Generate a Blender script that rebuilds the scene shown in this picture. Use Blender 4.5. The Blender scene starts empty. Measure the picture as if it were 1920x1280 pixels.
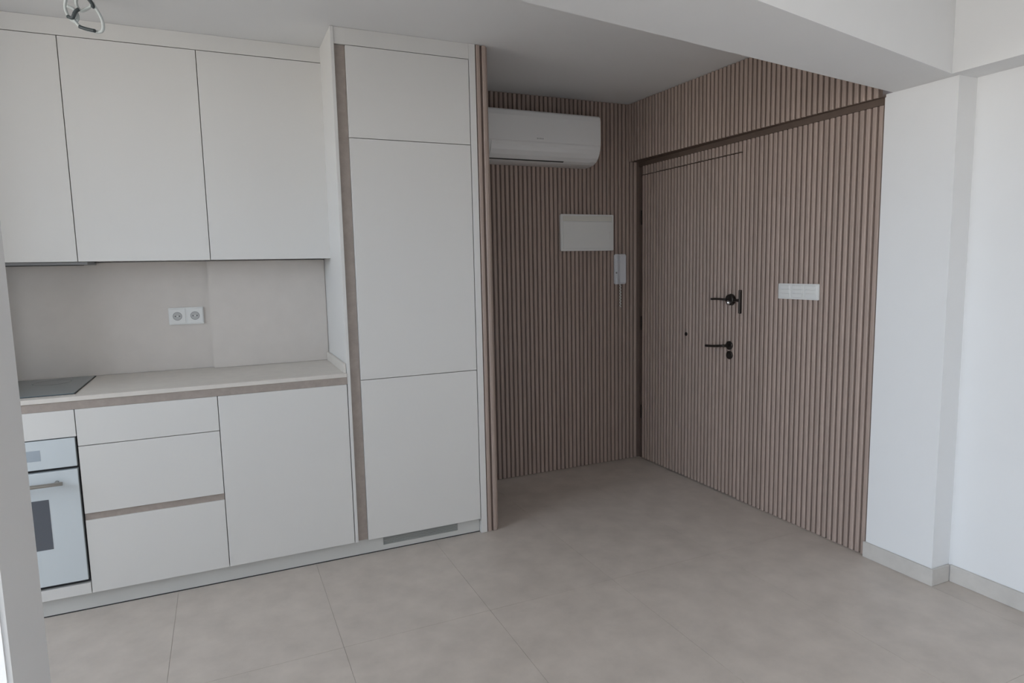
import bpy, bmesh, math, random
from mathutils import Vector, Matrix

random.seed(4)
SC = bpy.context.scene
COL = SC.collection

# ------------------------------------------------------------------ camera
CX, CY, CZ = -0.5936, -3.1224, 1.4216
YAW, PITCH, ROLL, FPX = -0.4216, -0.1149, -0.0209, 1209.67
cam_d = bpy.data.cameras.new('camera')
cam_d.sensor_fit = 'HORIZONTAL'
cam_d.sensor_width = 36.0
cam_d.lens = FPX / 1920.0 * 36.0
cam_d.clip_start = 0.02
cam = bpy.data.objects.new('camera', cam_d)
COL.objects.link(cam)
right = Vector((math.cos(YAW), math.sin(YAW), 0))
fwd0 = Vector((-math.sin(YAW), math.cos(YAW), 0))
fwd = fwd0 * math.cos(PITCH) + Vector((0, 0, 1)) * math.sin(PITCH)
up = right.cross(fwd)
r2 = right * math.cos(ROLL) + up * math.sin(ROLL)
u2 = -right * math.sin(ROLL) + up * math.cos(ROLL)
M = Matrix((r2, u2, -fwd)).transposed().to_4x4()
M.translation = (CX, CY, CZ)
cam.matrix_world = M
SC.camera = cam

# ------------------------------------------------------------------ world (overcast sky over darker ground)
world = bpy.data.worlds.new('overcast_sky')
SC.world = world
world.use_nodes = True
nt = world.node_tree
nt.nodes.clear()
o_ = nt.nodes.new('ShaderNodeOutputWorld')
b_ = nt.nodes.new('ShaderNodeBackground')
g_ = nt.nodes.new('ShaderNodeTexCoord')
s_ = nt.nodes.new('ShaderNodeSeparateXYZ')
rp = nt.nodes.new('ShaderNodeValToRGB')
rp.color_ramp.elements[0].position = 0.47
rp.color_ramp.elements[0].color = (0.76, 0.73, 0.68, 1)
rp.color_ramp.elements[1].position = 0.53
rp.color_ramp.elements[1].color = (0.80, 0.935, 1.10, 1)
mp = nt.nodes.new('ShaderNodeMath')
mp.operation = 'MULTIPLY_ADD'
mp.inputs[1].default_value = 0.5
mp.inputs[2].default_value = 0.5
nt.links.new(g_.outputs['Generated'], s_.inputs[0])
nt.links.new(s_.outputs['Z'], mp.inputs[0])
nt.links.new(mp.outputs[0], rp.inputs[0])
nt.links.new(rp.outputs[0], b_.inputs['Color'])
b_.inputs['Strength'].default_value = 6.0
nt.links.new(b_.outputs[0], o_.inputs[0])

# daylight openings of the living room (behind and left of the camera)
WIN = [  # wall axis, plane, a0, a1, z0, z1
    ('left', -3.2, -5.2, -3.25, 0.02, 2.2),
    ('left', -3.2, -2.05, -0.35, 1.38, 2.46),
    ('rear', -5.6, -1.0, -0.2, 1.0, 2.15),  # unseen rear window, added to light the kitchen fronts
]
for side, pl, a0, a1, z0, z1 in WIN:
    L = bpy.data.lights.new('sky_portal', 'AREA')
    L.shape = 'RECTANGLE'
    L.size = a1 - a0
    L.size_y = z1 - z0
    L.cycles.is_portal = True
    lo = bpy.data.objects.new('sky_portal', L)
    COL.objects.link(lo)
    if side == 'left':
        lo.location = (pl - .1, (a0 + a1) / 2, (z0 + z1) / 2)
        lo.rotation_euler = (math.radians(90), 0, math.radians(-90))
    else:
        lo.location = ((a0 + a1) / 2, pl - .1, (z0 + z1) / 2)
        lo.rotation_euler = (math.radians(90), 0, 0)

SC.view_settings.view_transform = 'Standard'
SC.view_settings.look = 'None'
SC.view_settings.gamma = 1.0
SC.view_settings.use_curve_mapping = False
SC.view_settings.exposure = 0.66

# ------------------------------------------------------------------ materials
def mat(name, col, rough=0.6, metal=0.0, vary=0.0, noise=0.0, nscale=20.0, stretch=None, bump=0.0, spec=0.5, bscale=None):
    m = bpy.data.materials.new(name)
    m.use_nodes = True
    t = m.node_tree
    p = t.nodes['Principled BSDF']
    p.inputs['Roughness'].default_value = rough
    p.inputs['Metallic'].default_value = metal
    p.inputs['Specular IOR Level'].default_value = spec
    rgb = t.nodes.new('ShaderNodeRGB')
    rgb.outputs[0].default_value = (*col, 1)
    out = rgb.outputs[0]
    vec = None
    if noise or bump:
        tc = t.nodes.new('ShaderNodeTexCoord')
        vec = tc.outputs['Object']
        geo = t.nodes.new('ShaderNodeNewGeometry')
        vec = geo.outputs['Position']
        if stretch:
            mpn = t.nodes.new('ShaderNodeMapping')
            mpn.inputs['Scale'].default_value = stretch
            t.links.new(vec, mpn.inputs['Vector'])
            vec = mpn.outputs[0]
    if noise:
        n = t.nodes.new('ShaderNodeTexNoise')
        n.inputs['Scale'].default_value = nscale
        n.inputs['Detail'].default_value = 6
        n.inputs['Roughness'].default_value = 0.6
        t.links.new(vec, n.inputs['Vector'])
        mr = t.nodes.new('ShaderNodeMapRange')
        mr.inputs['From Min'].default_value = 0.25
        mr.inputs['From Max'].default_value = 0.75
        mr.inputs['To Min'].default_value = 1 - noise
        mr.inputs['To Max'].default_value = 1 + noise
        t.links.new(n.outputs['Fac'], mr.inputs['Value'])
        hs = t.nodes.new('ShaderNodeHueSaturation')
        t.links.new(out, hs.inputs['Color'])
        t.links.new(mr.outputs[0], hs.inputs['Value'])
        out = hs.outputs[0]
    if vary:
        oi = t.nodes.new('ShaderNodeObjectInfo')
        mr = t.nodes.new('ShaderNodeMapRange')
        mr.inputs['To Min'].default_value = 1 - vary
        mr.inputs['To Max'].default_value = 1 + vary
        t.links.new(oi.outputs['Random'], mr.inputs['Value'])
        hs = t.nodes.new('ShaderNodeHueSaturation')
        t.links.new(out, hs.inputs['Color'])
        t.links.new(mr.outputs[0], hs.inputs['Value'])
        out = hs.outputs[0]
    t.links.new(out, p.inputs['Base Color'])
    if bump:
        n = t.nodes.new('ShaderNodeTexNoise')
        n.inputs['Scale'].default_value = bscale or nscale * 4
        n.inputs['Detail'].default_value = 4
        t.links.new(vec, n.inputs['Vector'])
        bn = t.nodes.new('ShaderNodeBump')
        bn.inputs['Strength'].default_value = bump
        bn.inputs['Distance'].default_value = 0.002
        t.links.new(n.outputs['Fac'], bn.inputs['Height'])
        t.links.new(bn.outputs[0], p.inputs['Normal'])
    return m

PAINT = mat('white_wall_paint', (0.80, 0.80, 0.80), 0.85, noise=0.012, nscale=3, bump=0.05, bscale=120)
CEIL = mat('ceiling_paint', (0.82, 0.82, 0.82), 0.9, noise=0.01, nscale=2)
CAB = mat('white_satin_laminate', (0.75, 0.735, 0.71), 0.42, noise=0.006, nscale=5, spec=0.35)
KICK = mat('plinth_laminate', (0.62, 0.615, 0.59), 0.4, noise=0.01, nscale=6)
WOODP = mat('taupe_wood_profile', (0.37, 0.315, 0.28), 0.5, noise=0.12, nscale=30, stretch=(1, 1, 1))
SLATM = mat('walnut_slat', (0.405, 0.315, 0.27), 0.5, noise=0.10, nscale=14, stretch=(6, 6, 0.5), vary=0.07)
SLATB = mat('walnut_slat_backing', (0.165, 0.12, 0.10), 0.7, noise=0.10, nscale=14, stretch=(6, 6, 0.5))
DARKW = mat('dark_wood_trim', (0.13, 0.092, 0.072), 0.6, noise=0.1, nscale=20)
STONE = mat('greige_worktop_stone', (0.72, 0.675, 0.62), 0.38, noise=0.05, nscale=18)
SPLASH = mat('backsplash_panel_stone', (0.66, 0.61, 0.565), 0.45, noise=0.03, nscale=10)
TILE = mat('beige_floor_tile', (0.59, 0.525, 0.47), 0.42, noise=0.11, nscale=7, vary=0.02, bump=0.04, spec=0.4)
GROUT = mat('floor_grout', (0.53, 0.47, 0.42), 0.9)
BASEB = mat('baseboard_tile', (0.58, 0.55, 0.515), 0.45, noise=0.07, nscale=14)
PLAST = mat('white_plastic', (0.78, 0.78, 0.76), 0.35)
PLAST2 = mat('cool_white_plastic', (0.70, 0.71, 0.74), 0.4)
ACM = mat('aircon_white_plastic', (0.76, 0.755, 0.75), 0.32)
GREYP = mat('grey_plastic', (0.30, 0.30, 0.30), 0.5)
DARKP = mat('dark_slot', (0.03, 0.03, 0.032), 0.6)
OVENM = mat('white_oven_glass', (0.66, 0.71, 0.735), 0.12, spec=0.6)
OVENW = mat('oven_window_glass', (0.115, 0.125, 0.145), 0.12)
STEEL = mat('brushed_steel', (0.50, 0.49, 0.46), 0.32, metal=1.0)
HOB = mat('hob_glass', (0.15, 0.185, 0.20), 0.14, spec=0.6)  # black glass; its grey-blue reflection is put into the base colour
BLACKM = mat('dark_bronze_metal', (0.045, 0.038, 0.034), 0.35, metal=0.6)
CHROME = mat('polished_chrome', (0.75, 0.75, 0.76), 0.12, metal=1.0)
WIREW = mat('white_wire_sheath', (0.62, 0.66, 0.65), 0.4)
WIREB = mat('dark_wire_sheath', (0.06, 0.075, 0.08), 0.45)
GRILLE = mat('grey_vent_mesh', (0.40, 0.41, 0.40), 0.45, metal=0.3)
LOGO = mat('grey_logo_print', (0.40, 0.40, 0.41), 0.5)

# ------------------------------------------------------------------ helpers
def tag(o, label=None, cat=None, group=None, kind=None):
    if label: o['label'] = label
    if cat: o['category'] = cat
    if group: o['group'] = group
    if kind: o['kind'] = kind
    return o

def empty(name, loc, label, cat, group=None):
    o = bpy.data.objects.new(name, None)
    o.empty_display_size = 0.05
    o.location = loc
    COL.objects.link(o)
    return tag(o, label, cat, group)

def wloc(o):
    v = Vector((0, 0, 0))
    while o:
        v += o.location
        o = o.parent
    return v

def link(name, me, m, parent=None, loc=(0, 0, 0), smooth=False):
    o = bpy.data.objects.new(name, me)
    if m and not me.materials:
        me.materials.append(m)
    COL.objects.link(o)
    if parent:
        o.parent = parent
        o.location = Vector(loc) - wloc(parent)
    else:
        o.location = loc
    if smooth:
        for p in me.polygons:
            p.use_smooth = True
    return o

def bm_box(bm, x0, x1, y0, y1, z0, z1, c):
    vs = [bm.verts.new((x - c[0], y - c[1], z - c[2])) for x in (x0, x1) for y in (y0, y1) for z in (z0, z1)]
    for f in ((0, 1, 3, 2), (4, 6, 7, 5), (0, 4, 5, 1), (2, 3, 7, 6), (0, 2, 6, 4), (1, 5, 7, 3)):
        bm.faces.new([vs[i] for i in f])

def done(bm, name, bevel=0.0, seg=1):
    bmesh.ops.recalc_face_normals(bm, faces=bm.faces)
    if bevel:
        bmesh.ops.bevel(bm, geom=bm.edges[:], offset=bevel, segments=seg, affect='EDGES', clamp_overlap=True)
    me = bpy.data.meshes.new(name)
    bm.to_mesh(me)
    bm.free()
    return me

def box(name, x0, x1, y0, y1, z0, z1, m, parent=None, bevel=0.0, seg=1):
    c = ((x0 + x1) / 2, (y0 + y1) / 2, z0)
    bm = bmesh.new()
    bm_box(bm, x0, x1, y0, y1, z0, z1, c)
    return link(name, done(bm, name, bevel, seg), m, parent, c)

def boxes(name, L, m, parent=None, bevel=0.0):
    c = (sum(b[0] + b[1] for b in L) / 2 / len(L), sum(b[2] + b[3] for b in L) / 2 / len(L), min(b[4] for b in L))
    bm = bmesh.new()
    for b in L:
        bm_box(bm, *b, c)
    return link(name, done(bm, name, bevel), m, parent, c)

def prism(name, poly, z0, z1, m, parent=None):
    """polygon in x,y pulled up from z0 to z1"""
    c = (sum(p[0] for p in poly) / len(poly), sum(p[1] for p in poly) / len(poly), z0)
    bm = bmesh.new()
    lo = [bm.verts.new((p[0] - c[0], p[1] - c[1], 0)) for p in poly]
    hi = [bm.verts.new((p[0] - c[0], p[1] - c[1], z1 - z0)) for p in poly]
    bm.faces.new(lo); bm.faces.new(hi)
    n = len(poly)
    for i in range(n):
        bm.faces.new((lo[i], lo[(i + 1) % n], hi[(i + 1) % n], hi[i]))
    return link(name, done(bm, name), m, parent, c)

def extrude_x(name, prof, x0, x1, m, parent=None, smooth=False):
    """profile of (y,z) points pulled along x"""
    c = ((x0 + x1) / 2, sum(p[0] for p in prof) / len(prof), min(p[1] for p in prof))
    bm = bmesh.new()
    a = [bm.verts.new((x0 - c[0], p[0] - c[1], p[1] - c[2])) for p in prof]
    b = [bm.verts.new((x1 - c[0], p[0] - c[1], p[1] - c[2])) for p in prof]
    n = len(prof)
    bm.faces.new(a); bm.faces.new(b)
    for i in range(n):
        bm.faces.new((a[i], a[(i + 1) % n], b[(i + 1) % n], b[i]))
    return link(name, done(bm, name), m, parent, c)

def cyl(name, c0, c1, r, m, parent=None, n=20, r1=None, bevel=0.0):
    c0, c1 = Vector(c0), Vector(c1)
    d = c1 - c0
    bm = bmesh.new()
    q = d.to_track_quat('Z', 'Y').to_matrix().to_4x4()
    q.translation = d / 2
    bmesh.ops.create_cone(bm, cap_ends=True, segments=n, radius1=r, radius2=r if r1 is None else r1, depth=d.length, matrix=q)
    if bevel:
        es = [e for e in bm.edges if len(e.link_faces) == 2 and any(len(f.verts) > 4 for f in e.link_faces)]
        bmesh.ops.bevel(bm, geom=es, offset=bevel, segments=2, affect='EDGES')
    o = link(name, done(bm, name), m, parent, c0)
    for p in o.data.polygons:
        p.use_smooth = len(p.vertices) == 4
    return o

def tube(name, pts, r, m, parent=None, n=8, sub=4):
    P = [Vector(p) for p in pts]
    Q = []
    for i in range(len(P) - 1):
        p0, p1, p2, p3 = P[max(i - 1, 0)], P[i], P[i + 1], P[min(i + 2, len(P) - 1)]
        for k in range(sub):
            t = k / sub
            Q.append(0.5 * ((2 * p1) + (-p0 + p2) * t + (2 * p0 - 5 * p1 + 4 * p2 - p3) * t * t + (-p0 + 3 * p1 - 3 * p2 + p3) * t ** 3))
    Q.append(P[-1])
    c = Q[0].copy()
    bm = bmesh.new()
    rings = []
    ref = Vector((0.3, 0.2, 0.93))
    for i, q in enumerate(Q):
        d = (Q[min(i + 1, len(Q) - 1)] - Q[max(i - 1, 0)]).normalized()
        s = d.cross(ref)
        if s.length < 1e-3: s = d.cross(Vector((1, 0, 0)))
        s.normalize()
        w = d.cross(s).normalized()
        ref = -w if False else ref
        rings.append([bm.verts.new(q - c + r * (math.cos(2 * math.pi * k / n) * s + math.sin(2 * math.pi * k / n) * w)) for k in range(n)])
    for a, b in zip(rings, rings[1:]):
        for k in range(n):
            bm.faces.new((a[k], a[(k + 1) % n], b[(k + 1) % n], b[k]))
    bm.faces.new(rings[0]); bm.faces.new(rings[-1])
    return link(name, done(bm, name), m, parent, c, smooth=True)

# ------------------------------------------------------------------ measures
ZC = 2.525          # ceiling
ZB = 2.148          # underside of beams
YA = 0.758          # face of the slats at the back of the entry
XR = 2.158          # face of the slats on the door wall
XU = 2.067          # face of the slatted soffit above the door
ZSO = 2.135         # underside of that soffit
YPF, YPN = -1.10, -1.418   # pilaster far / near edge
XP = 2.156          # pilaster face
XW = 2.2735         # right wall of the living room
XL, YR = -3.2, -5.6 # left and rear walls
PITCHS, SW, SD = 0.032, 0.0215, 0.012   # slat pitch, width, depth

# ------------------------------------------------------------------ setting
# floor: tiles 0.6 x 1.2 on a grout bed
fl = box('floor', XL, 2.5, YR, 1.0, -0.06, -0.003, GROUT)
tag(fl, 'beige stone-look floor of large tiles with hairline joints', 'floor', kind='structure')
tx0, ty0, tw, tl, gp = -0.855, -0.75, 0.6, 1.2, 0.0005
tmesh = {}
i0 = math.floor((XL - tx0) / tw)
for i in range(i0, 7):
    for j in range(-5, 3):
        xa, xb = tx0 + i * tw, tx0 + (i + 1) * tw
        off = 0.0
        ya, yb = ty0 + j * tl + off, ty0 + (j + 1) * tl + off
        xa, xb, ya, yb = max(xa, XL), min(xb, 2.5), max(ya, YR), min(yb, 1.0)
        if xb - xa < 0.02 or yb - ya < 0.02:
            continue
        k = (round(xb - xa, 4), round(yb - ya, 4))
        if k not in tmesh:
            bm = bmesh.new()
            bm_box(bm, -k[0] / 2 + gp, k[0] / 2 - gp, -k[1] / 2 + gp, k[1] / 2 - gp, -0.003, 0, (0, 0, 0))
            tmesh[k] = done(bm, 'tile')
        link('tile', tmesh[k], TILE, fl, ((xa + xb) / 2, (ya + yb) / 2, 0))

ce = box('ceiling', XL, 2.5, YR, 1.0, ZC, ZC + 0.08, CEIL)
tag(ce, 'smooth white plaster ceiling', 'ceiling', kind='structure')

o = box('wall_kitchen', XL, 0.66, 0.622, 0.75, 0, ZC, PAINT)
tag(o, 'white wall behind the kitchen cabinets', 'wall', kind='structure')
o = box('wall_side', XL + .001, -1.738, -0.06, 0.6215, 0, ZC - .001, PAINT)
tag(o, 'white side wall closing the oven end of the kitchen', 'wall', kind='structure')
wb = box('wall_back', 0.66, XR + 0.15, YA + SD, YA + 0.16, 0, ZC, SLATB)
tag(wb, 'entry back wall clad in brown vertical slats behind the air conditioner', 'wall', kind='structure')
we = box('wall_entry', XR + SD, XR + 0.15, YPF, YA + SD, 0, ZC, SLATB)
tag(we, 'entry side wall clad in brown vertical slats around the door', 'wall', kind='structure')
o = box('wall_right', XW, XW + 0.15, YR, YPN + 0.06, 0, ZC, PAINT)
tag(o, 'plain white wall beyond the pilaster', 'wall', kind='structure')

def wall_with_holes(name, side, pl, lo, hi, label):
    t = 0.2
    L = []
    R_ = []
    at = lo
    for w in sorted(w for w in WIN if w[0] == side):
        a0, a1, z0, z1 = w[2:]
        R_ += [(at, a0, 0, ZC), (a0, a1, z1, ZC), (a0, a1, 0, z0)]
        at = a1
    R_.append((at, hi, 0, ZC))
    for (p, q, r, s) in R_:
        if side == 'left': L.append((pl - t, pl, p, q, r, s))
        else: L.append((p, q, pl - t, pl, r, s))
    tag(boxes(name, L, PAINT), label, 'wall', kind='structure')
wall_with_holes('wall_left', 'left', XL, YR, 0.75, 'white left wall with a balcony opening and a kitchen window')
wall_with_holes('wall_rear', 'rear', YR, XL, XW, 'white rear living room wall with an added window opening')
for n, (side, pl, a0, a1, z0, z1) in enumerate(WIN):
    L = []
    f = 0.06
    mid = (a0 + a1) / 2
    for (p, q, r, s) in ((a0, a0 + f, z0, z1), (a1 - f, a1, z0, z1), (mid - f / 2, mid + f / 2, z0 + f, z1 - f), (a0 + f, a1 - f, z1 - f, z1), (a0 + f, a1 - f, z0, z0 + f)):
        if side == 'left': L.append((pl - 0.09, pl - 0.03, p, q, r, s))
        else: L.append((p, q, pl - 0.09, pl - 0.03, r, s))
    w = boxes('window_%d' % (n + 1), L, PLAST)
    tag(w, ['white framed balcony window in the left living room wall', 'white framed kitchen window in the left wall', 'white framed window added unseen in the rear living room wall to light the kitchen fronts'][n], 'window', kind='structure')

# beams
A0, A1 = (0.201, -1.435), (2.048, -1.154)
def lin(p, q, x):
    return (x, p[1] + (q[1] - p[1]) * (x - p[0]) / (q[0] - p[0]))
B0, B1 = (0.827, -1.678), (2.112, -1.415)
xl = XL + 0.001
far_l, far_r = lin(A0, A1, xl), lin(A0, A1, XP)
near_l, near_r = lin(B0, B1, xl), lin(B0, B1, 2.112)
beam = prism('trim_1', [near_l, near_r, (XP + 0.1, near_r[1]), (XP + 0.1, far_r[1]), far_r, far_l], ZB, ZC - 0.0005, PAINT)
tag(beam, 'white plaster beam crossing the ceiling in front of the entry', 'beam', kind='structure')
o = box('trim_2', 2.112, XW - 0.001, YR + .001, near_r[1] - 0.0005, ZB, ZC - 0.0005, PAINT)
tag(o, 'white plaster beam along the top of the right wall', 'beam', kind='structure')
o = box('trim_3', XP, XW + 0.05, YPN, YPF - 0.001, 0, ZB - 0.0005, PAINT)
tag(o, 'white pilaster between slatted wall and right wall', 'pilaster', kind='structure')
# free-standing pier near the left edge of the view; unseen length added to block window light
D = 0.22
xp_, yf_, yn_ = CX - D, CY + D / math.tan(math.radians(13.6)), CY + D / math.tan(math.radians(15.9))
o = box('trim_4', xp_ - 1.55, xp_, yn_, yf_, 0, ZC, PAINT, bevel=0.004, seg=2)
tag(o, 'white wall pier standing in front of the oven end of the kitchen, lengthened out of view to shade it', 'pier', kind='structure')

# baseboards
o = boxes('baseboard_pilaster', [(XP - 0.011, XP - 0.0005, YPN - 0.011, YPF + 0.006, 0.0005, 0.076),
                                 (XP - 0.0005, XW - 0.0115, YPN - 0.011, YPN - 0.0005, 0.0005, 0.076)], BASEB, bevel=0.001)
tag(o, 'pale tile baseboard wrapping the pilaster', 'baseboard', kind='structure')
o = box('baseboard_right', XW - 0.011, XW - 0.0005, YR + 0.01, YPN - 0.012, 0.0005, 0.076, BASEB, bevel=0.001)
tag(o, 'pale tile baseboard along the right wall', 'baseboard', kind='structure')

# slats
def slat_mesh(h):
    """slat facing -Y, chamfered, base at z=0, back at y=0"""
    bm = bmesh.new()
    pr = [(-SW / 2, 0), (-SW / 2, -SD + 0.004), (-SW / 2 + 0.0045, -SD), (SW / 2 - 0.0045, -SD), (SW / 2, -SD + 0.004), (SW / 2, 0)]
    a = [bm.verts.new((p[0], p[1], 0)) for p in pr]
    b = [bm.verts.new((p[0], p[1], h)) for p in pr]
    bm.faces.new(a); bm.faces.new(b)
    for i in range(6):
        bm.faces.new((a[i], a[(i + 1) % 6], b[(i + 1) % 6], b[i]))
    return done(bm, 'slat')
SM = {}
def slat(parent, x, y, z0, z1, rot=0.0, m=SLATM):
    k = round(z1 - z0, 4)
    if k not in SM: SM[k] = slat_mesh(k)
    s = link('slat', SM[k], m, parent, (x, y, z0))
    s.rotation_euler = (0, 0, rot)
    return s
RX = -math.pi / 2     # faces -X

n = int((XR - 0.73) / PITCHS)
for i in range(n):
    slat(wb, XR - 0.012 - PITCHS * (i + 0.5), YA + SD, 0.004, ZC - 0.002)

# door in the entry wall
DY0, DY1, DZ = -0.2320, 0.728, 2.042
door = box('door_1', XR + SD, XR + 0.055, DY0, DY1, 0.006, DZ, SLATB)
tag(door, 'entrance door clad in the same brown vertical slats as its wall', 'door', kind='structure')
# opening in the wall for the leaf: rebuild the wall as pieces round it
bpy.data.objects.remove(we)
we = boxes('wall_entry', [(XR + SD, XR + 0.15, YPF, DY0 - 0.003, 0, ZC), (XR + SD, XR + 0.15, DY1 + 0.016, YA + SD, 0, ZC),
                          (XR + SD, XR + 0.15, DY0 - 0.003, DY1 + 0.016, DZ + 0.004, ZC),
                          (XR + 0.07, XR + 0.15, DY0 - 0.003, DY1 + 0.016, 0, DZ + 0.004)], SLATB)
tag(we, 'entry side wall clad in brown vertical slats around the door', 'wall', kind='structure')
DY0G = round((DY0 - 0.0015 - YPF) / PITCHS) * PITCHS
y = DY0 - 0.0015 - DY0G + PITCHS * 0.5
ys = []
while y < YA - 0.02:
    ys.append(y); y += PITCHS
for y in ys:
    if DY0 < y < DY1 - SW / 2:
        slat(door, XR + SD, y, 0.008, DZ - 0.002, RX)
        slat(we, XR + SD, y, DZ + 0.005, ZSO - 0.031, RX)
    elif y <= DY0 or y >= DY1 + 0.016 + SW / 2:
        slat(we, XR + SD, y, 0.004, ZSO - 0.031, RX)
    else:
        slat(we, XR + SD, y, DZ + 0.005, ZSO - 0.031, RX)
# slatted soffit above the door
XUN, YUN = 2.122, -1.105
def xs(y): return XU + (XUN - XU) * (YA - y) / (YA - YUN)
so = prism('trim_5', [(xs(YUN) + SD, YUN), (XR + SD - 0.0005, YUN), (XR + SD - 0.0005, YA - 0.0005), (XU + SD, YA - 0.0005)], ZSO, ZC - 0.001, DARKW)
tag(so, 'slatted bulkhead projecting above the entrance door', 'bulkhead', kind='structure')
yso = [YA - 0.001 - SW / 2 - PITCHS * k for k in range(58)]
for y in yso:
    slat(so, xs(y) + SD, y, ZSO - 0.001, ZC - 0.003, RX - math.atan((XUN - XU) / (YA - YUN)))
box('dark_trim_band', XR - 0.003, XR + SD - 0.001, YPF + 0.004, YA - 0.001, ZSO - 0.030, ZSO - 0.0003, DARKW, so)  # dark brown wood band along the wall under the soffit
# dark edge strip where the slats stop at the pilaster
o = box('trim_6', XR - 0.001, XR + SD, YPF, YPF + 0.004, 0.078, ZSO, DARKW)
tag(o, 'thin dark edge strip between slatted wall and pilaster', 'trim', kind='structure')

# door furniture (parts of the door)
def P(y, z, out=0.0):
    return (XR - out, y, z)
lk = cyl('security_lock', P(-0.174, 1.203), P(-0.174, 1.203, 0.024), 0.036, BLACKM, door, 28, 0.030, 0.003)
bm = bmesh.new()
bmesh.ops.create_uvsphere(bm, u_segments=20, v_segments=12, radius=0.014)
link('cylinder_plug', done(bm, 'cylinder_plug'), CHROME, lk, P(-0.174, 1.186, 0.026), smooth=True)
tube('thumb_lever', [P(-0.155, 1.204, 0.026), P(-0.09, 1.206, 0.034), P(-0.04, 1.203, 0.036)], 0.0065, BLACKM, lk)
box('bolt_bar', XR - 0.020, XR - 0.004, -0.256, -0.203, 1.193, 1.209, BLACKM, lk, 0.002)
box('lock_keeper', XR - 0.018, XR, -0.258, -0.246, 1.125, 1.262, BLACKM, lk, 0.002)
lv = cyl('lever_handle', P(-0.166, 0.930), P(-0.166, 0.930, 0.010), 0.026, BLACKM, door, 24, None, 0.002)
tube('lever', [P(-0.166, 0.930, 0.010), P(-0.164, 0.930, 0.042), P(-0.15, 0.929, 0.050), P(-0.08, 0.921, 0.052), P(-0.012, 0.916, 0.050)], 0.008, BLACKM, lv)
ks = cyl('key_rosette', P(-0.169, 0.872), P(-0.169, 0.872, 0.010), 0.025, BLACKM, door, 24, None, 0.002)
box('keyhole', XR - 0.0112, XR - 0.0102, -0.1715, -0.1665, 0.862, 0.882, DARKP, ks)
pe = cyl('peephole', P(0.230, 0.964), P(0.230, 0.964, 0.006), 0.012, BLACKM, door, 20, None, 0.001)
for z in (0.35, 1.0, 1.75):
    cyl('hinge', (XR + 0.006, DY1 + 0.007, z - 0.05), (XR + 0.006, DY1 + 0.007, z + 0.05), 0.0055, BLACKM, door, 12)

# ------------------------------------------------------------------ kitchen
XB = [-1.735, -1.1757, -0.6376, -0.0662]      # base unit joints
XUP = [-1.72, -1.165, -0.627, -0.0525]        # wall unit joints
ZK, ZG0, ZG1, ZT0, ZW = 0.081, 0.8774, 0.912, 0.912, 0.931
YB = 0.596
G = 0.0016
# plinth
pl = empty('plinth', (-0.55, 0.04, 0), 'long off-white kickboard under the kitchen units', 'kickboard')
VX0, VX1 = 0.078, 0.478
boxes('board', [(XB[0], 0.6025, 0.027, 0.045, 0.003, 0.030), (XB[0], 0.6025, 0.027, 0.045, 0.072, ZK - 0.002),
                (XB[0], VX0, 0.027, 0.045, 0.030, 0.072), (VX1, 0.6025, 0.027, 0.045, 0.030, 0.072)], KICK, pl)
gr = box('vent_grille', VX0, VX1, 0.032, 0.040, 0.030, 0.072, GRILLE, pl)
for k in range(5):
    z = 0.034 + k * 0.0078
    box('louvre', VX0 + 0.004, VX1 - 0.004, 0.028, 0.0315, z, z + 0.004, GRILLE, gr)
box('floor_seal', XB[0], 0.6025, 0.0255, 0.027, 0.0003, 0.0045, DARKP, pl)

# base units
def carcass(root, x0, x1, z0, z1, y0=0.022, y1=YB - 0.004, bevel=0):
    return box('carcass', x0 + 0.0008, x1 - 0.0008, y0, y1, z0, z1, CAB, root)

# oven housing
ou = empty('oven_housing', (-1.455, 0.3, ZK), 'white base unit housing the built-in oven', 'cabinet')
boxes('carcass', [(XB[0] + .001, XB[0] + .017, 0.022, YB - .004, ZK, ZG0 - .003), (XB[1] - .017, XB[1] - .001, 0.022, YB - .004, ZK, ZG0 - .003),
                  (XB[0] + .017, XB[1] - .017, YB - .012, YB - .004, ZK, ZG0 - .003), (XB[0] + .017, XB[1] - .017, 0.022, YB - .012, ZK, ZK + .016),
                  (XB[0] + .017, XB[1] - .017, 0.022, YB - .012, ZG0 - .02, ZG0 - .003)], CAB, ou)
box('top_panel', XB[0] + G, XB[1] - G, 0, 0.0195, 0.764, ZG0 - .001, CAB, ou, 0.0008)
box('bottom_panel', XB[0] + G, XB[1] - G, 0, 0.0195, ZK, 0.128, CAB, ou, 0.0008)
# oven
ov = empty('oven', (-1.455, 0.25, 0.14), 'white glass built-in oven with a steel bar handle', 'oven')
box('body', XB[0] + 0.02, XB[1] - 0.02, 0.021, 0.52, 0.139, 0.757, DARKP, ov)
box('gap_shade', XB[0] + .002, XB[1] - .0018, 0.0203, 0.0209, 0.1285, 0.763, DARKP, ov)  # flat dark sheet standing in for the shade in the oven gaps
OX0, OX1 = XB[0] + 0.004, XB[1] - 0.007
cp = box('control_panel', OX0, OX1, -0.004, 0.020, 0.641, 0.760, OVENM, ov, 0.0012)
box('display', -1.50, -1.305, -0.0048, -0.0041, 0.678, 0.722, mat('oven_display', (0.40, 0.45, 0.50), 0.15), cp)
for x in (-1.66, -1.60):
    kb = cyl('knob', (x, -0.0042, 0.70), (x, -0.026, 0.70), 0.02, STEEL, cp, 24, 0.018, 0.002)
od = box('oven_door', OX0, OX1, -0.006, 0.020, 0.146, 0.628, OVENM, ov, 0.0015)
box('door_window', -1.61, -1.292, -0.0068, -0.0061, 0.303, 0.514, OVENW, od)
hn = empty('handle', (-1.455, -0.03, 0.578), None, None)
hn.parent = od; hn.location = Vector((-1.455, -0.03, 0.578)) - wloc(od)
bpy.data.objects.remove(hn)
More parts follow.
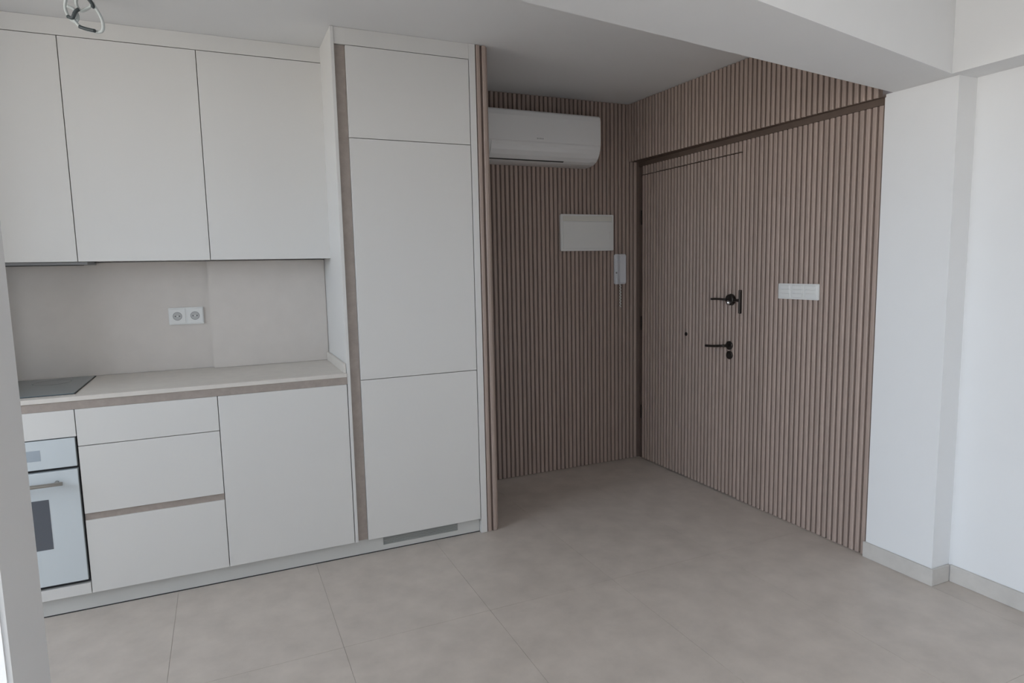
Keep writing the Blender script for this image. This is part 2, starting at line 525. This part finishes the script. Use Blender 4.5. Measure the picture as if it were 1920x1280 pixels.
cyl('handle_bar', (-1.67, -0.042, 0.583), (-1.232, -0.042, 0.583), 0.008, STEEL, od, 16, None, 0.001)
for x in (-1.645, -1.258):
    cyl('handle_post', (x, -0.0062, 0.583), (x, -0.034, 0.583), 0.007, STEEL, od, 14)

# drawer unit
du = empty('drawer_unit', (-0.907, 0.3, ZK), 'white base unit with three drawers and a taupe grip channel', 'cabinet')
carcass(du, XB[1], XB[2], ZK, ZG0 - 0.003)
for z0, z1 in ((0.7215, ZG0 - .001), (0.4295, 0.7185), (ZK, 0.3995)):
    box('drawer_front', XB[1] + G, XB[2] - G, 0, 0.0195, z0, z1, CAB, du, 0.0008)
box('grip_channel', XB[1] + G, XB[2] - G, 0.006, 0.0205, 0.400, 0.429, WOODP, du)
# dishwasher panel unit
dw = empty('base_cabinet', (-0.352, 0.3, ZK), 'white base unit with one tall plain door next to the tall cabinet', 'cabinet')
carcass(dw, XB[2], XB[3], ZK, ZG0 - 0.003)
box('door', XB[2] + G, XB[3] - 0.003, 0, 0.0195, ZK, ZG0 - .001, CAB, dw, 0.0008)

# worktop with grip channel under it
wt = empty('worktop', (-0.9, 0.3, ZT0), 'greige stone worktop running over the base units', 'worktop')
box('slab', XB[0], XB[3] - 0.0005, -0.004, YB - .001, ZT0, ZW, STONE, wt, 0.0012)
box('grip_channel', XB[0], XB[3] - 0.0005, 0.0, 0.022, ZG0, ZT0 - 0.0003, WOODP, wt)
box('end_upstand', XB[3] - 0.0125, XB[3] - 0.0008, 0.012, YB - .0565, ZW + .0001, ZW + 0.045, STONE, wt, 0.001)

hb = empty('hob', (-1.45, 0.36, ZW), 'black glass hob set in the worktop above the oven, its grey reflection put into the colour', 'hob')
box('glass_top', -1.72, -1.180, 0.060, 0.572, ZW + .0004, ZW + 0.005, HOB, hb, 0.0015)
box('edge_frame', -1.722, -1.177, 0.057, 0.575, ZW + .0002, ZW + 0.0024, DARKP, hb)
for (x, yy, r) in ((-1.55, 0.2, 0.09), (-1.33, 0.43, 0.075), (-1.55, 0.44, 0.075)):
    bm = bmesh.new()
    N = 40
    a = [bm.verts.new((math.cos(2 * math.pi * k / N) * r, math.sin(2 * math.pi * k / N) * r, 0)) for k in range(N)]
    b = [bm.verts.new((math.cos(2 * math.pi * k / N) * (r - .003), math.sin(2 * math.pi * k / N) * (r - .003), 0)) for k in range(N)]
    for k in range(N):
        bm.faces.new((a[k], a[(k + 1) % N], b[(k + 1) % N], b[k]))
    link('zone_ring', done(bm, 'zone_ring'), GREYP, hb, (x, yy, ZW + 0.0053))

# backsplash
bs = empty('backsplash', (-0.9, YB + .01, ZW), 'pale greige backsplash panels between worktop and wall units', 'backsplash')
box('panel', XB[0], -0.6505, YB + .004, YB + .022, ZW, 1.4845, SPLASH, bs)
box('panel', -0.650, XB[3] - .0005, YB - 0.056, YB + .022, ZW + .0002, 1.4845, SPLASH, bs, 0.003, 2)

# double socket
sk = empty('double_socket', (-0.762, YB, 1.162), 'white double socket plate on the backsplash', 'socket')
box('plate', -0.843, -0.681, YB - .007, YB + .0035, 1.163, 1.250, PLAST, sk, 0.002, 2)
for x in (-0.803, -0.722):
    box('insert', x - 0.037, x + 0.037, YB - .0095, YB - .0071, 1.169, 1.244, PLAST, sk, 0.001)
    bm = bmesh.new()
    N = 28
    rings = []
    for r, yy in ((0.0215, 0.0), (0.0195, 0.0), (0.019, 0.0175), (0.0001, 0.0175)):
        pass
    # recessed cup: rim ring, dark side wall, floor disc with two pin holes
    rim = [bm.verts.new((0.0215 * math.cos(2 * math.pi * k / N), -0.0006, 0.0215 * math.sin(2 * math.pi * k / N))) for k in range(N)]
    inn = [bm.verts.new((0.0185 * math.cos(2 * math.pi * k / N), -0.0006, 0.0185 * math.sin(2 * math.pi * k / N))) for k in range(N)]
    for k in range(N):
        bm.faces.new((rim[k], rim[(k + 1) % N], inn[(k + 1) % N], inn[k]))
    cup = link('socket_ring', done(bm, 'socket_ring'), GREYP, sk, (x, YB - .0095, 1.2065))
    cyl('socket_cup', (x, YB - .0098, 1.2065), (x, YB - .0103, 1.2065), 0.0182, mat('socket_cup_plastic', (0.50, 0.50, 0.49), 0.5), sk, 28)
    for dx in (-0.0095, 0.0095):
        cyl('pin_hole', (x + dx, YB - .0104, 1.2065), (x + dx, YB - .0107, 1.2065), 0.0028, DARKP, sk, 12)
    cyl('centre_screw', (x, YB - .0104, 1.2065), (x, YB - .0112, 1.2065), 0.003, PLAST, sk, 12)

# wall units
YU, ZU0, ZU1 = 0.3174, 1.4854, 2.4506
labels = ['white wall unit above the hob', 'white wall unit above the double socket', 'white wall unit beside the tall cabinet']
for k in range(3):
    x0, x1 = XUP[k], XUP[k + 1]
    r = empty('wall_unit', ((x0 + x1) / 2, 0.46, ZU0), labels[k], 'cabinet')
    box('carcass', x0 + 0.0008, x1 - 0.0008, YU + 0.022, 0.617, ZU0 + 0.003, ZU1, CAB, r)
    box('door', x0 + G, x1 - G, YU, YU + 0.0195, ZU0, ZU1 - .002, CAB, r, 0.0008)
o = box('filler_panel', XUP[0], XUP[3] - 0.001, YU + 0.002, YU + 0.018, ZU1 + 0.0015, ZC - 0.001, CAB)
tag(o, 'white filler board closing the gap from wall units to ceiling', 'panel')
hd = empty('cooker_hood', (-1.44, 0.46, 1.472), 'slim dark cooker hood under the wall unit above the hob', 'cooker hood')
box('housing', -1.70, -1.135, YU + 0.035, 0.59, 1.4725, 1.4851, GREYP, hd, 0.001)
box('filter', -1.66, -1.18, YU + 0.06, 0.55, 1.4705, 1.4724, DARKP, hd)

# tall cabinet
ta = empty('tall_cabinet', (0.3, 0.3, 0.0), 'tall white cabinet with three stacked doors', 'cabinet')
box('side_panel', -0.0655, -0.0505, 0, 0.618, ZK - 0.001, ZC - .001, CAB, ta, 0.0006)
box('carcass', -0.050, 0.602, 0.0222, 0.615, ZK, 2.4500, CAB, ta)
box('grip_channel', -0.0503, -0.0015, 0.016, 0.0220, ZK, 2.449, WOODP, ta)
for z0, z1 in ((ZK, 0.8885), (0.8915, 2.0335), (2.0365, 2.447)):
    box('door', 0.0, 0.6005, 0, 0.0195, z0, z1, CAB, ta, 0.0008)
box('filler_board', -0.0502, 0.6035, 0.003, 0.0195, 2.4505, ZC - .001, CAB, ta)
box('end_panel', 0.6045, 0.6375, 0.0, 0.618, 0.0008, ZC - .001, CAB, ta, 0.0006)

# slatted end panel
se = empty('slatted_panel', (0.675, 0.3, 0), 'brown slatted panel closing the side of the tall cabinet', 'panel')
box('core', 0.6385, 0.6985, 0.0125, YA - 0.002, 0.0008, ZC - .001, SLATB, se)
for x in (0.654, 0.6865):
    slat(se, x, 0.0125, 0.001, ZC - .002)
for k in range(22):
    slat(se, 0.6985, 0.03 + PITCHS * k, 0.001, ZC - .002, math.pi / 2)

# ------------------------------------------------------------------ air conditioner
ac = empty('air_conditioner', (1.32, 0.66, 2.07), 'white wall-mounted air conditioner high on the slatted back wall', 'air conditioner')
AX0, AX1 = 0.925, 1.712
prof = [(YA - .001, 2.378), (0.60, 2.378), (0.568, 2.374), (0.556, 2.360), (0.552, 2.335), (0.5520, 2.19), (0.556, 2.165), (0.566, 2.138), (0.583, 2.112), (0.606, 2.092), (0.640, 2.078), (0.68, 2.072), (YA - .001, 2.072)]
extrude_x('body', prof, AX0, AX1, ACM, ac)
# front panel, a little proud, ends above the flap
fp = extrude_x('front_panel', [(0.5515, 2.186), (0.5515, 2.335), (0.5555, 2.3605), (0.5512, 2.3625), (0.5460, 2.336), (0.5460, 2.190), (0.5480, 2.186)], AX0 + 0.003, AX1 - 0.003, ACM, ac)
fl_ = extrude_x('flap', [(0.5525, 2.180), (0.5555, 2.163), (0.5655, 2.136), (0.5825, 2.110), (0.6055, 2.0895), (0.6020, 2.0865), (0.578, 2.1075), (0.5605, 2.134), (0.5500, 2.162), (0.5480, 2.180)], AX0 + 0.02, AX1 - 0.05, ACM, ac)
extrude_x('air_slot', [(0.6075, 2.0905), (0.6225, 2.0845), (0.6215, 2.0825), (0.6060, 2.0885)], AX0 + 0.03, AX1 - 0.24, DARKP, ac)
for k, w in enumerate((0.006, 0.004, 0.006, 0.005, 0.006)):
    x = 1.250 + k * 0.0095
    box('logo_letter', x, x + w, 0.5455, 0.5459, 2.203, 2.211, LOGO, fp)

# ------------------------------------------------------------------ fuse box
fb = empty('fuse_box', (1.722, YA, 1.52), 'white consumer unit box on the slatted back wall', 'fuse box')
box('frame', 1.513, 1.932, YA - 0.022, YA - 0.0005, 1.521, 1.767, PLAST, fb, 0.004, 2)
fd = box('door', 1.528, 1.917, YA - 0.027, YA - 0.0222, 1.536, 1.718, PLAST, fb, 0.002)
box('hinge_strip', 1.528, 1.917, YA - 0.0245, YA - 0.0222, 1.722, 1.755, mat('cream_plastic', (0.70, 0.69, 0.63), 0.45), fb, 0.001)
box('latch', 1.893, 1.905, YA - 0.030, YA - 0.0272, 1.60, 1.65, PLAST, fd, 0.001)

# ------------------------------------------------------------------ intercom handset
ic = empty('intercom_handset', (1.985, YA, 1.27), 'white intercom handset with a short cord beside the fuse box', 'intercom')
box('base_plate', 1.940, 2.030, YA - 0.024, YA - 0.0005, 1.285, 1.496, PLAST2, ic, 0.006, 2)
hs = extrude_x('handset', [(YA - .0245, 1.290), (YA - .0245, 1.335), (YA - .032, 1.35), (YA - .032, 1.435), (YA - .0245, 1.45), (YA - .0245, 1.492), (YA - .046, 1.494), (YA - .054, 1.48), (YA - .052, 1.39), (YA - .054, 1.30), (YA - .047, 1.288)], 1.962, 2.012, PLAST2, ic)
box('call_button', 1.946, 1.957, YA - 0.027, YA - 0.0242, 1.36, 1.372, GREYP, ic)
cp_ = []
for k in range(49):
    t = k / 48
    a = t * 2 * math.pi * 8
    cp_.append((1.986 + 0.004 * math.cos(a), YA - 0.022 + 0.004 * math.sin(a), 1.288 - 0.165 * t))
tube('cord', cp_, 0.0034, PLAST, ic, 6, 2)

# ------------------------------------------------------------------ switch plate
sw = empty('switch_plate', (XR, -0.661, 1.222), 'white triple light switch plate on the slatted wall beside the door', 'light switch')
box('plate', XR - 0.010, XR - 0.0005, -0.791, -0.531, 1.2225, 1.304, PLAST, sw, 0.002, 2)
for k in range(3):
    y0 = -0.782 + k * 0.0815
    m_ = box('module_frame', XR - 0.0125, XR - 0.0102, y0, y0 + 0.0775, 1.229, 1.2975, PLAST, sw, 0.001)
    for q in range(3):
        z0 = 1.2325 + q * 0.0212
        if k == 0 and q == 0:
            continue
        box('rocker', XR - 0.0165, XR - 0.0126, y0 + 0.008, y0 + 0.0695, z0, z0 + 0.0192, PLAST, m_, 0.0015)

# ------------------------------------------------------------------ loose lamp wires hanging from the kitchen ceiling
hx, hy = -1.02, -0.03
wr = empty('lamp_wires', (hx, hy, ZC), 'loose looped lamp wires hanging from the kitchen ceiling', 'wires')
rx, ry = right.x, right.y
def Q(a, z, d=0.0):
    a *= 0.85; z *= 0.74
    return (hx + rx * a + fwd0.x * d, hy + ry * a + fwd0.y * d, ZC - z)
cyl('ceiling_rose', (hx, hy, ZC - 0.0005), (hx, hy, ZC - 0.008), 0.03, PLAST, wr, 24, 0.026, 0.002)
tube('white_wire', [Q(-.01, .006), Q(-.05, .03), Q(-.075, .075, .01), Q(-.072, .12, .02), Q(-.045, .15, .02), Q(-.02, .135, .01), Q(-.025, .10), Q(-.05, .085, -.01)], 0.0062, WIREW, wr)
tube('white_wire', [Q(.01, .006), Q(.045, .04, -.01), Q(.08, .10, -.01), Q(.098, .16), Q(.085, .205, .01), Q(.03, .20, .015), Q(-.02, .175, .015), Q(-.04, .14, .01)], 0.0062, WIREW, wr)
tube('white_wire', [Q(0, .006, .01), Q(-.03, .05, .02), Q(-.02, .09, .03), Q(.02, .075, .03), Q(.05, .055, .02)], 0.0062, WIREW, wr)
tube('dark_wire', [Q(.005, .006, -.01), Q(.02, .035, -.015), Q(.055, .055, -.02), Q(.075, .09, -.02), Q(.07, .10, -.02)], 0.0068, WIREB, wr)
tube('dark_wire', [Q(-.055, .135, -.005), Q(-.03, .145, -.01), Q(-.015, .115, -.01), Q(.0, .10, -.005)], 0.0068, WIREB, wr)
tube('dark_wire', [Q(-.01, .185, 0), Q(.02, .197, 0), Q(.06, .208, 0)], 0.0068, WIREB, wr)
